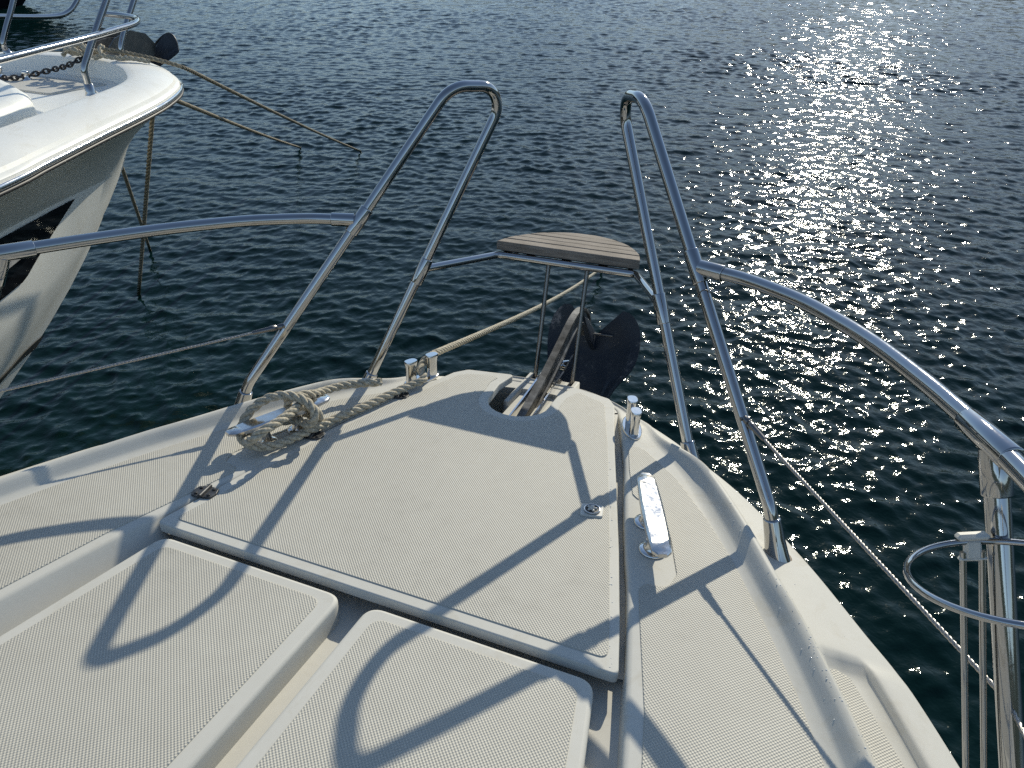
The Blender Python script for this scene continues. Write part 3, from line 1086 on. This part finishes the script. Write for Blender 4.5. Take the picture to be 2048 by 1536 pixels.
# ------------------------------------------------------------------ mooring rope on the port cleat
LEAD_PATH = [(-0.262, 0.802, 0.042), (-0.250, 0.776, 0.034), (-0.268, 0.735, 0.028), (-0.262, 0.706, 0.022), (-0.279, 0.670, 0.016), (-0.302, 0.605, 0.014), (-0.320, 0.543, 0.013), (-0.344, 0.473, 0.013), (-0.363, 0.403, 0.014), (-0.380, 0.336, 0.016), (-0.395, 0.288, 0.018)]
LEAD_PATH[0:3] = [(-.285, .815, .045), (-.298, .775, .036), (-.289, .738, .028)]
KNOT_PATH = [(-0.420, 0.263, 0.022), (-0.451, 0.261, 0.026), (-0.471, 0.274, 0.034), (-0.478, 0.290, 0.050), (-0.468, 0.311, 0.075), (-0.447, 0.337, 0.094), (-0.414, 0.361, 0.100), (-0.377, 0.372, 0.092), (-0.347, 0.368, 0.076), (-0.345, 0.362, 0.056), (-0.366, 0.366, 0.036), (-0.405, 0.385, 0.026), (-0.432, 0.372, 0.026), (-0.452, 0.337, 0.026), (-0.455, 0.295, 0.026), (-0.436, 0.252, 0.036), (-0.400, 0.232, 0.062), (-0.382, 0.250, 0.078), (-0.377, 0.290, 0.080), (-0.380, 0.337, 0.079), (-0.387, 0.375, 0.074), (-0.372, 0.398, 0.056), (-0.366, 0.408, 0.034), (-0.388, 0.420, 0.024), (-0.424, 0.416, 0.032), (-0.440, 0.396, 0.052), (-0.430, 0.395, 0.074), (-0.412, 0.420, 0.074), (-0.409, 0.453, 0.062), (-0.414, 0.500, 0.048), (-0.400, 0.550, 0.042), (-0.368, 0.583, 0.040), (-0.345, 0.598, 0.040), (-0.326, 0.608, 0.042)]
ROPE_WATER = V(-0.737, 4.244, -0.723)
start = V(*LEAD_PATH[0])
RO = V(-.43, .35, 0)
rope_e = empty('mooring_rope', boat_matrix(RO))
tag(rope_e, 'beige laid mooring rope belayed on the port cleat and running out past the bow', 'rope')
down = (ROPE_WATER - start)
outp = [ROPE_WATER + down * .10]
for t in np.linspace(1, 0, 14):
    q = start + down * t
    q[2] -= .035 * math.sin(math.pi * t) * np.linalg.norm(down) / 3.5
    outp.append(q)
full = np.vstack([cat([tuple(q) for q in outp[:-1]] + LEAD_PATH + KNOT_PATH, 10)])
i0 = np.argmin(np.linalg.norm(full - start, axis=1))
far_p, near_p = full[:i0 + 1], full[i0:]
rope_mb(near_p, .0105, .068, .006, 8).build('belayed_turns', M_ROPE, rope_e, RO)
rope_mb(far_p, .0100, .06, .0075, 6).build('standing_part', M_ROPE2, rope_e, RO)

# ------------------------------------------------------------------ fender basket on the starboard rail
FB = V(.828, -.05, .358)
fb = empty('fender_basket', boat_matrix(FB))
tag(fb, 'wire fender basket ring with two thin rods hung beside the starboard stanchion', 'fender basket')
nrm = V(-.25, .235, 1.0); nrm /= np.linalg.norm(nrm)
ea = np.cross(nrm, V(1, 0, 0)); ea /= np.linalg.norm(ea); eb = np.cross(nrm, ea)
def ring_pts(c, r, n=72):
    return np.array([c + r * (math.cos(t) * ea + math.sin(t) * eb) for t in np.linspace(0, 2 * math.pi, n, endpoint=False)])
MB().tube(ring_pts(FB, .100), .0038, 12, closed=True).build('top_ring', M_STEEL, fb, FB)
MB().tube(ring_pts(FB - nrm * .42, .100), .0038, 12, closed=True).build('bottom_ring', M_STEEL, fb, FB)
for t in (.14, .34, 3.95, 4.15):
    q = FB + .1 * (math.cos(t) * ea + math.sin(t) * eb)
    MB().tube([q - nrm * .012, q - nrm * .42], .0036, 10).build('rod', M_STEEL, fb, FB)
for t in (.24, 4.05):
    br = MB()
    q = FB + .1 * (math.cos(t) * ea + math.sin(t) * eb)
    tx = -math.sin(t) * ea + math.cos(t) * eb
    rx = math.cos(t) * ea + math.sin(t) * eb
    R3 = np.stack([tx, rx, nrm], 1)
    br.box(q + nrm * .006, (.034, .014, .008), R3, .003)
    br.box(q - nrm * .009 + tx * .0, (.018, .010, .024), R3, .003)
    br.box(q - nrm * .020, (.030, .009, .005), R3, .002)
    br.build('bracket', M_PLASTIC, fb, FB)

# ------------------------------------------------------------------ neighbouring white motor yacht
YX = -2.75
YB = V(YX, .4, 0)
def wmat(b):
    return Matrix.Translation(Vector(b))
yacht = empty('motor_yacht', wmat(YB))
tag(yacht, 'larger white motor yacht with a flared bow moored alongside on the left', 'boat')

RUB = [(0, 2.22), (.22, 2.19), (.45, 2.08), (.64, 1.92), (.772, 1.72), (.870, 1.50), (.985, 1.18), (1.10, .873), (1.18, .658), (1.36, 0), (1.58, -1.3), (1.68, -3.5)]
COA = [(0, 1.96), (.17, 1.95), (.35, 1.88), (.515, 1.76), (.615, 1.66), (.690, 1.507), (.77, 1.25), (.86, .95), (.925, .70), (1.09, 0), (1.31, -1.3), (1.40, -3.5)]
KNU = [(0, 2.06), (.05, 2.02), (.10, 1.965), (.165, 1.85), (.225, 1.66), (.275, 1.47), (.36, 1.19), (.45, .9), (.52, .65), (.74, 0), (1.12, -1.3), (1.32, -3.5)]
BND = [(0, 2.00), (.035, 1.93), (.075, 1.84), (.135, 1.70), (.19, 1.53), (.24, 1.36), (.325, 1.10), (.41, .82), (.48, .58), (.70, -.05), (1.08, -1.3), (1.30, -3.5)]
WAT = [(0, .66), (.02, .60), (.05, .52), (.09, .42), (.13, .32), (.18, .2), (.24, .05), (.31, -.12), (.38, -.3), (.55, -.75), (.85, -1.7), (1.15, -3.5)]
NK = 12
def lvl(L, n=8):
    return cat(L, n)
rub, coa, knu, bnd, wat = (lvl(L) for L in (RUB, COA, KNU, BND, WAT))
ncurve = len(rub)
zrub = np.full(ncurve, 1.50)
tt = np.linspace(0, 1, ncurve)
zknu = 1.055 + .03 * tt
zbnd = 1.01 - .42 * np.clip(tt * 1.25, 0, 1) ** .9
zwat = np.zeros(ncurve)
def hull_rows(sd):
    rows = []
    for i in range(ncurve):
        r, k, b, w = rub[i], knu[i], bnd[i], wat[i]
        row = []
        for t in np.linspace(0, 1, 7):                     # flared topside, hollow
            q = r * (1 - t) + k * t
            hol = math.sin(math.pi * t) * .05 * min(1, r[0] / .4)
            row.append((YX + sd * max(0, q[0] - hol), q[1] - hol * .4, (1.47) * (1 - t) + zknu[i] * t))
        for t in (.5, 1.0):
            q = k * (1 - t) + b * t
            row.append((YX + sd * q[0], q[1], zknu[i] * (1 - t) + zbnd[i] * t))
        for t in np.linspace(.12, 1, 9):
            q = b * (1 - t) + w * t
            z = zbnd[i] * (1 - t)
            bul = math.sin(math.pi * t) * .035 * min(1, b[0] / .2)
            row.append((YX + sd * (q[0] + bul), q[1] + .16 * math.sin(math.pi * t) ** .8 * math.exp(-5 * tt[i]), z))
        row.append((YX + sd * w[0] * .8, w[1] - .35, -.45))
        rows.append(row)
    return rows
yh = MB()
for sd in (1, -1):
    yh.loft(hull_rows(sd), flip=(sd > 0))
sharp(yh.build('hull', M_GEL2, yacht, YB), 22)
# boot stripe, a few mm proud of the hull
bs = MB()
for sd in (1, -1):
    rows = []
    for i in range(ncurve):
        b, w = bnd[i], wat[i]
        row = []
        for zz in (.40, .355):
            t = 1 - zz / zbnd[i]
            q = b * (1 - t) + w * t
            bul = math.sin(math.pi * t) * .035 * min(1, b[0] / .2)
            row.append((YX + sd * (q[0] + bul + .006), q[1] + .008 * (1 - tt[i]) + .16 * math.sin(math.pi * t) ** .8 * math.exp(-5 * tt[i]), zz))
        rows.append(row)
    bs.loft(rows, flip=(sd > 0))
bs.build('boot_stripe', M_BOOT, yacht, YB)
# gunwale and foredeck well
yd = MB()
for sd in (1, -1):
    rows = []
    for i in range(ncurve):
        r, c = rub[i], coa[i]
        row = [(YX + sd * r[0], r[1], 1.47), (YX + sd * r[0], r[1], 1.503)]
        for t, z in ((.03, 1.510), (.07, 1.514), (.10, 1.526), (.22, 1.541), (.4, 1.553), (.6, 1.560), (.8, 1.563), (.93, 1.563), (.98, 1.560), (1.0, 1.552)):
            q = r * (1 - t) + c * t
            row.append((YX + sd * q[0], q[1], z))
        row.append((YX + sd * c[0], c[1] - .002, 1.50))
        row.append((YX + sd * c[0] * .985, c[1] - .010, 1.484))
        row.append((YX + sd * c[0] * .6, c[1] * .9 - .02, 1.480))
        row.append((YX, c[1] * .8 - .04, 1.480))
        rows.append(row)
    yd.loft(rows, flip=(sd > 0))
sharp(yd.build('foredeck', M_GEL2, yacht, YB), 30)
# polished rub rail
rb = MB()
for sd in (1, -1):
    rb.tube([(YX + sd * (q[0] + .006), q[1] + (.006 if q[0] < .6 else 0), 1.488) for q in rub], .0085, 10, squash=.8)
rb.build('rub_rail', M_CHROME, yacht, YB)
rs = MB()
for sd in (1, -1):
    rs.tube([(YX + sd * (q[0] + .004), q[1] + (.004 if q[0] < .6 else 0), 1.470) for q in rub], .0065, 8)
rs.build('rubber_fendering', M_BLACK, yacht, YB)
# tinted window in the band below the knuckle
wm = MB()
for sd in (1, -1):
    rows = []
    for i in range(ncurve):
        k, b = knu[i], bnd[i]
        if not (.42 < tt[i] < .92):
            continue
        u = (tt[i] - .42) / .12
        row = []
        for t in (.04, .04 + .62 * min(1, u)):
            q = k * (1 - t) + b * t
            row.append((YX + sd * (q[0] + .004), q[1] + .004, zknu[i] * (1 - t) + zbnd[i] * t - .004))
        rows.append(row)
    wm.loft(rows, flip=(sd > 0))
wm.build('hull_window', M_DARKGLASS, yacht, YB, label='black tinted hull window below the knuckle')
# coachroof front
roof = [(-2.46, 1.374), (-2.299, 1.309), (-2.116, 1.226), (-2.03, 1.165), (-1.98, 1.08), (-1.93, .95), (-1.85, .60), (-1.72, -.4), (-1.72, -2.5), (-3.78, -2.5), (-3.78, -.4), (-3.65, .60), (-3.55, 1.0), (-3.3, 1.30), (-3.0, 1.42), (-2.75, 1.44)]
sharp(MB().slab(round_poly(roof, .05, 4), 1.47, 1.605, .05, 5).build('coachroof', M_GEL2, yacht, YB), 60)
hl = MB().slab(round_poly([(-3.02, 1.60), (-2.52, 1.60), (-2.46, 1.86), (-3.04, 1.86)], .03), 1.478, 1.487, .003, 2)
hl.build('locker_hatch', M_GEL, yacht, YB)

POST_S = [(-2.070, 1.436, 1.555), (-2.070, 1.435, 1.604), (-2.070, 1.438, 1.644), (-2.070, 1.469, 1.686), (-2.070, 1.518, 1.746), (-2.070, 1.612, 1.855), (-2.070, 1.668, 1.922), (-2.07, 1.76, 2.03)]
POST_B = [(-2.500, 2.007, 1.545), (-2.500, 2.003, 1.584), (-2.500, 2.005, 1.616), (-2.500, 2.032, 1.660), (-2.500, 2.079, 1.722), (-2.500, 2.142, 1.798), (-2.500, 2.203, 1.875), (-2.5, 2.29, 1.99)]
POST_P = [(-3.120, 1.904, 1.545), (-3.120, 1.894, 1.577), (-3.120, 1.892, 1.610), (-3.120, 1.931, 1.670), (-3.120, 1.984, 1.739), (-3.120, 2.040, 1.819), (-3.120, 2.075, 1.869), (-3.12, 2.14, 1.97)]
for P in (POST_S, POST_B, POST_P):
    o = MB().tube(resample(cat(P, 8), .012), .0125, 14).build('pulpit_post', M_STEEL, yacht, YB)
    a, b = V(*P[0]), V(*P[1])
    MB().rev(a, b - a, [(.022, -.004), (.018, .006), (.016, .035), (.013, .036)], 16).build('socket', M_STEEL, o, YB)
MID = [(-1.34, -1.6, 1.765), (-1.46, -.8, 1.765), (-1.60, 0, 1.765), (-1.70, .60, 1.765), (-1.738, 0.802, 1.765), (-1.784, 0.929, 1.765), (-1.855, 1.140, 1.765), (-1.939, 1.391, 1.765), (-2.004, 1.549, 1.765), (-2.065, 1.696, 1.765), (-2.130, 1.792, 1.765), (-2.215, 1.865, 1.765), (-2.325, 1.905, 1.765), (-2.441, 1.915, 1.765), (-2.50, 1.95, 1.768)]
MB().tube(resample(cat(MID, 8), .012), .0115, 14).build('mid_rail', M_STEEL, yacht, YB)
PRT = [(-4.10, -1.6, 1.76), (-3.85, 0, 1.76), (-3.52, 1.1, 1.74), (-3.320, 1.70, 1.72), (-3.300, 1.947, 1.706), (-3.300, 2.047, 1.696), (-3.300, 2.204, 1.679), (-3.300, 2.361, 1.669), (-3.300, 2.437, 1.684), (-3.300, 2.486, 1.715), (-3.300, 2.526, 1.755), (-3.30, 2.60, 1.86)]
MB().tube(resample(cat(PRT, 8), .012), .0125, 14).build('mid_rail', M_STEEL, yacht, YB)
TOPR = [(-1.44, -1.6, 2.03), (-1.66, -.5, 2.03), (-1.86, .30, 2.03), (-1.95, 1.0, 2.03), (-2.07, 1.76, 2.03), (-2.28, 2.16, 2.02), (-2.5, 2.29, 1.99), (-2.75, 2.36, 1.98), (-3.12, 2.16, 1.97), (-3.30, 1.9, 2.0), (-3.5, 1.2, 2.03), (-3.8, 0, 2.03), (-4.05, -1.6, 2.03)]
MB().tube(resample(cat(TOPR, 8), .014), .0135, 14).build('top_rail', M_STEEL, yacht, YB)
# windlass at the frame edge
wl = MB()
wl.rev((-2.99, 1.72, 1.478), (0, 0, 1), [(.05, 0), (.05, .012), (.034, .018), (.026, .035), (.03, .052), (.036, .06), (.02, .066)], 20)
wl.build('windlass', M_CHROME, yacht, YB)
wl2 = MB().rev((-2.86, 1.765, 1.48), (0, 0, 1), [(.022, 0), (.022, .01), (.013, .016), (.012, .032), (.018, .04), (.010, .046)], 16)
wl2.build('chain_stopper', M_CHROME, yacht, YB)

# yacht's anchor, chain and ropes: things of their own
chain_e = empty('anchor_chain', wmat((-2.97, 1.71, 1.49)))
tag(chain_e, 'short length of dark chain lying on the white yacht\'s foredeck', 'chain')
CH = resample(cat([(-2.966, 1.713, 1.490), (-2.903, 1.719, 1.490), (-2.860, 1.762, 1.495), (-2.846, 1.819, 1.500), (-2.800, 1.860, 1.512), (-2.734, 1.871, 1.528), (-2.685, 1.881, 1.545), (-2.66, 1.96, 1.575)], 8), .0225)
for i in range(len(CH) - 1):
    d = CH[i + 1] - CH[i]; d /= np.linalg.norm(d)
    up = V(0, 0, 1) if i % 2 else np.cross(d, V(0, 0, 1))
    up = up - d * (up @ d); up /= np.linalg.norm(up)
    c = (CH[i] + CH[i + 1]) / 2 + V(0, 0, .008)
    path = [c + d * (.017 * math.cos(a)) + up * (.0095 * math.sin(a)) for a in np.linspace(0, 2 * math.pi, 14, endpoint=False)]
    MB().tube(path, .0040, 7, closed=True).build('link', M_CHAIN, chain_e, (-2.97, 1.71, 1.49))

AY = V(-2.75, 2.2, 1.55)
ya = empty('anchor', wmat(AY))
tag(ya, 'dark anchor with a broad fluke hanging at the white yacht\'s stem', 'anchor')
def plate(poly, n, th):
    n = np.array(n, float); n /= np.linalg.norm(n)
    a = [np.array(p) + n * th / 2 for p in poly]; b = [np.array(p) - n * th / 2 for p in poly]
    m = len(poly); mb = MB()
    mb.add(a + b, [tuple(range(m)), tuple(range(m, 2 * m))[::-1]] + [(i, (i + 1) % m, m + (i + 1) % m, m + i) for i in range(m)], False)
    return mb
FL = cat([(-2.795, 2.420, 1.503), (-2.716, 2.425, 1.579), (-2.643, 2.435, 1.621), (-2.594, 2.43, 1.607), (-2.575, 2.42, 1.560), (-2.585, 2.405, 1.526), (-2.727, 2.36, 1.445), (-2.80, 2.36, 1.44)], 5, True)
plate(FL, (.35, -1, .2), .008).build('fluke', M_FLUKE, ya, AY)
FL2 = [(2 * -2.80 - x, y, z) for x, y, z in FL]
plate(FL2, (-.35, -1, .2), .008).build('fluke', M_FLUKE, ya, AY)
plate([(-2.80, 1.98, 1.59), (-2.80, 2.20, 1.615), (-2.80, 2.38, 1.60), (-2.80, 2.44, 1.54), (-2.80, 2.43, 1.47), (-2.80, 2.36, 1.52), (-2.80, 2.2, 1.575), (-2.80, 1.98, 1.565)], (1, 0, 0), .016).build('shank', M_GALV, ya, AY)
ry = MB()
for x in (-2.84, -2.66):
    ry.v += []
    p = plate([(x, 2.02, 1.55), (x, 2.12, 1.63), (x, 2.22, 1.655), (x, 2.31, 1.63), (x, 2.36, 1.575), (x, 2.33, 1.52), (x, 2.22, 1.515), (x, 2.05, 1.52)], (1, 0, 0), .005)
    ry.add(p.v, p.f, False)
ry.rev((-2.84, 2.28, 1.56), (1, 0, 0), [(.03, 0), (.022, .07), (.022, .11), (.03, .18)], 18)
ry.build('bow_roller', M_DULL, yacht, YB)

def rope_thing(path, r, label, material, group=None, n=8, name='rope', part='laid_rope'):
    o = rope_mb(cat(path, n), r, r * 6.5, r * .8, 6)
    b = V(*path[0])
    ob = o.build(name, material, None, b)
    ob.location = b
    tag(ob, label, 'rope', group)
    return ob
COIL_A = [(-2.773, 1.910, 1.575), (-2.760, 1.944, 1.60), (-2.730, 1.979, 1.615), (-2.651, 1.970, 1.605), (-2.602, 1.978, 1.585), (-2.638, 1.962, 1.575), (-2.668, 1.934, 1.585), (-2.691, 1.918, 1.605), (-2.744, 1.908, 1.60), (-2.708, 1.935, 1.585), (-2.627, 1.95, 1.605), (-2.650, 1.919, 1.62), (-2.609, 1.94, 1.60)]
rope_thing(COIL_A, .011, 'knotted beige rope heap on the white yacht\'s bow, left of the other turns', M_ROPE, name='rope')
COIL_B = [(-2.591, 1.921, 1.575), (-2.571, 1.950, 1.585), (-2.557, 1.958, 1.615), (-2.575, 1.961, 1.622), (-2.546, 1.929, 1.60), (-2.521, 1.930, 1.587), (-2.473, 1.966, 1.578), (-2.420, 1.984, 1.578), (-2.36, 2.02, 1.565)]
rope_thing(COIL_B, .011, 'beige rope looped over itself beside the anchor on the white yacht\'s bow', M_ROPE, name='rope')
LINE_A = [(-2.563, 1.951, 1.612), (-2.517, 1.987, 1.602), (-2.44, 2.01, 1.59), (-2.36, 2.045, 1.572), (-2.30, 2.085, 1.55), (-2.283, 2.16, 1.515)]
WA = V(-3.961, 6.006, 0.0)
dA = WA - V(*LINE_A[-1])
LA = LINE_A + [tuple(V(*LINE_A[-1]) + dA * t - V(0, 0, .015 * math.sin(math.pi * t))) for t in (.1, .25, .4, .55, .7, .85, 1.0, 1.06)]
rope_thing(LA, .010, 'upper long mooring line from the white yacht\'s bow to the open water', M_ROPEDK, name='mooring_line')
sB = V(-2.075, 1.83, 1.462); WBp = V(-4.615, 5.849, 0)
LBp = [tuple(sB + (WBp - sB) * t - V(0, 0, .012 * math.sin(math.pi * t))) for t in np.linspace(0, 1.06, 10)]
rope_thing(LBp, .010, 'lower long mooring line leaving just under the white yacht\'s rub rail', M_ROPEDK, name='mooring_line')
sC = V(-2.604, 2.170, 1.245); WC = V(-3.414, 2.452, 0)
rope_thing([tuple(sC + (WC - sC) * t) for t in np.linspace(-.16, 1.1, 9)], .0125, 'thick near-vertical line from the white yacht\'s bow, its lower end in the water', M_ROPEDK, name='mooring_line')
sD = V(-2.775, 2.060, 1.06); WD = V(-3.909, 3.044, 0)
rope_thing([tuple(sD + (WD - sD) * t) for t in np.linspace(-.08, 1.08, 9)], .0105, 'slanting line from the white yacht\'s stem crossing behind the near-vertical one', M_ROPEDK, name='mooring_line')

# ------------------------------------------------------------------ dark hull at the far left
DB = V(-25.1, 9.6, 0)
dk = empty('dark_hulled_boat', Matrix.Translation(Vector(DB)) @ Matrix.Rotation(math.radians(-54), 4, 'Z'))
tag(dk, 'dark hulled boat far off in the top left corner', 'boat')
L0 = [(0, 9.2), (.7, 8.4), (1.25, 7.0), (1.7, 4.5), (1.85, 1), (1.8, -3)]
L1 = [(0, 7.4), (.4, 6.8), (.85, 5.6), (1.35, 3.6), (1.65, .5), (1.65, -3)]
c0, c1 = cat(L0, 6), cat(L1, 6)
dh = MB()
for sd in (1, -1):
    rows = []
    for a, b in zip(c0, c1):
        row = []
        for t in np.linspace(0, 1, 7):
            q = a * (1 - t) + b * t
            row.append((sd * q[0], q[1], 1.9 * (1 - t)))
        row.append((sd * b[0] * .8, b[1] - .5, -.6))
        rows.append(row)
    dh.loft(rows, flip=(sd > 0))
dh.add([(1.8, -3, 1.9), (-1.8, -3, 1.9), (-1.65, -3, -.1), (1.65, -3, -.1)], [(0, 1, 2, 3)], False)
dh.build('hull', M_NAVYHULL, dk)
MB().slab([(x, y) for x, y in c0] + [(-x, y) for x, y in c0[::-1]][:-1], 1.8, 1.93, .03).build('deck', M_GEL2, dk)
MB().slab(round_poly([(-1.1, 4.2), (1.1, 4.2), (1.35, 1.0), (1.35, -2.4), (-1.35, -2.4), (-1.35, 1.0)], .3), 1.9, 2.9, .25, 5).build('cabin', M_NAVYHULL, dk)

bpy.context.view_layer.update()
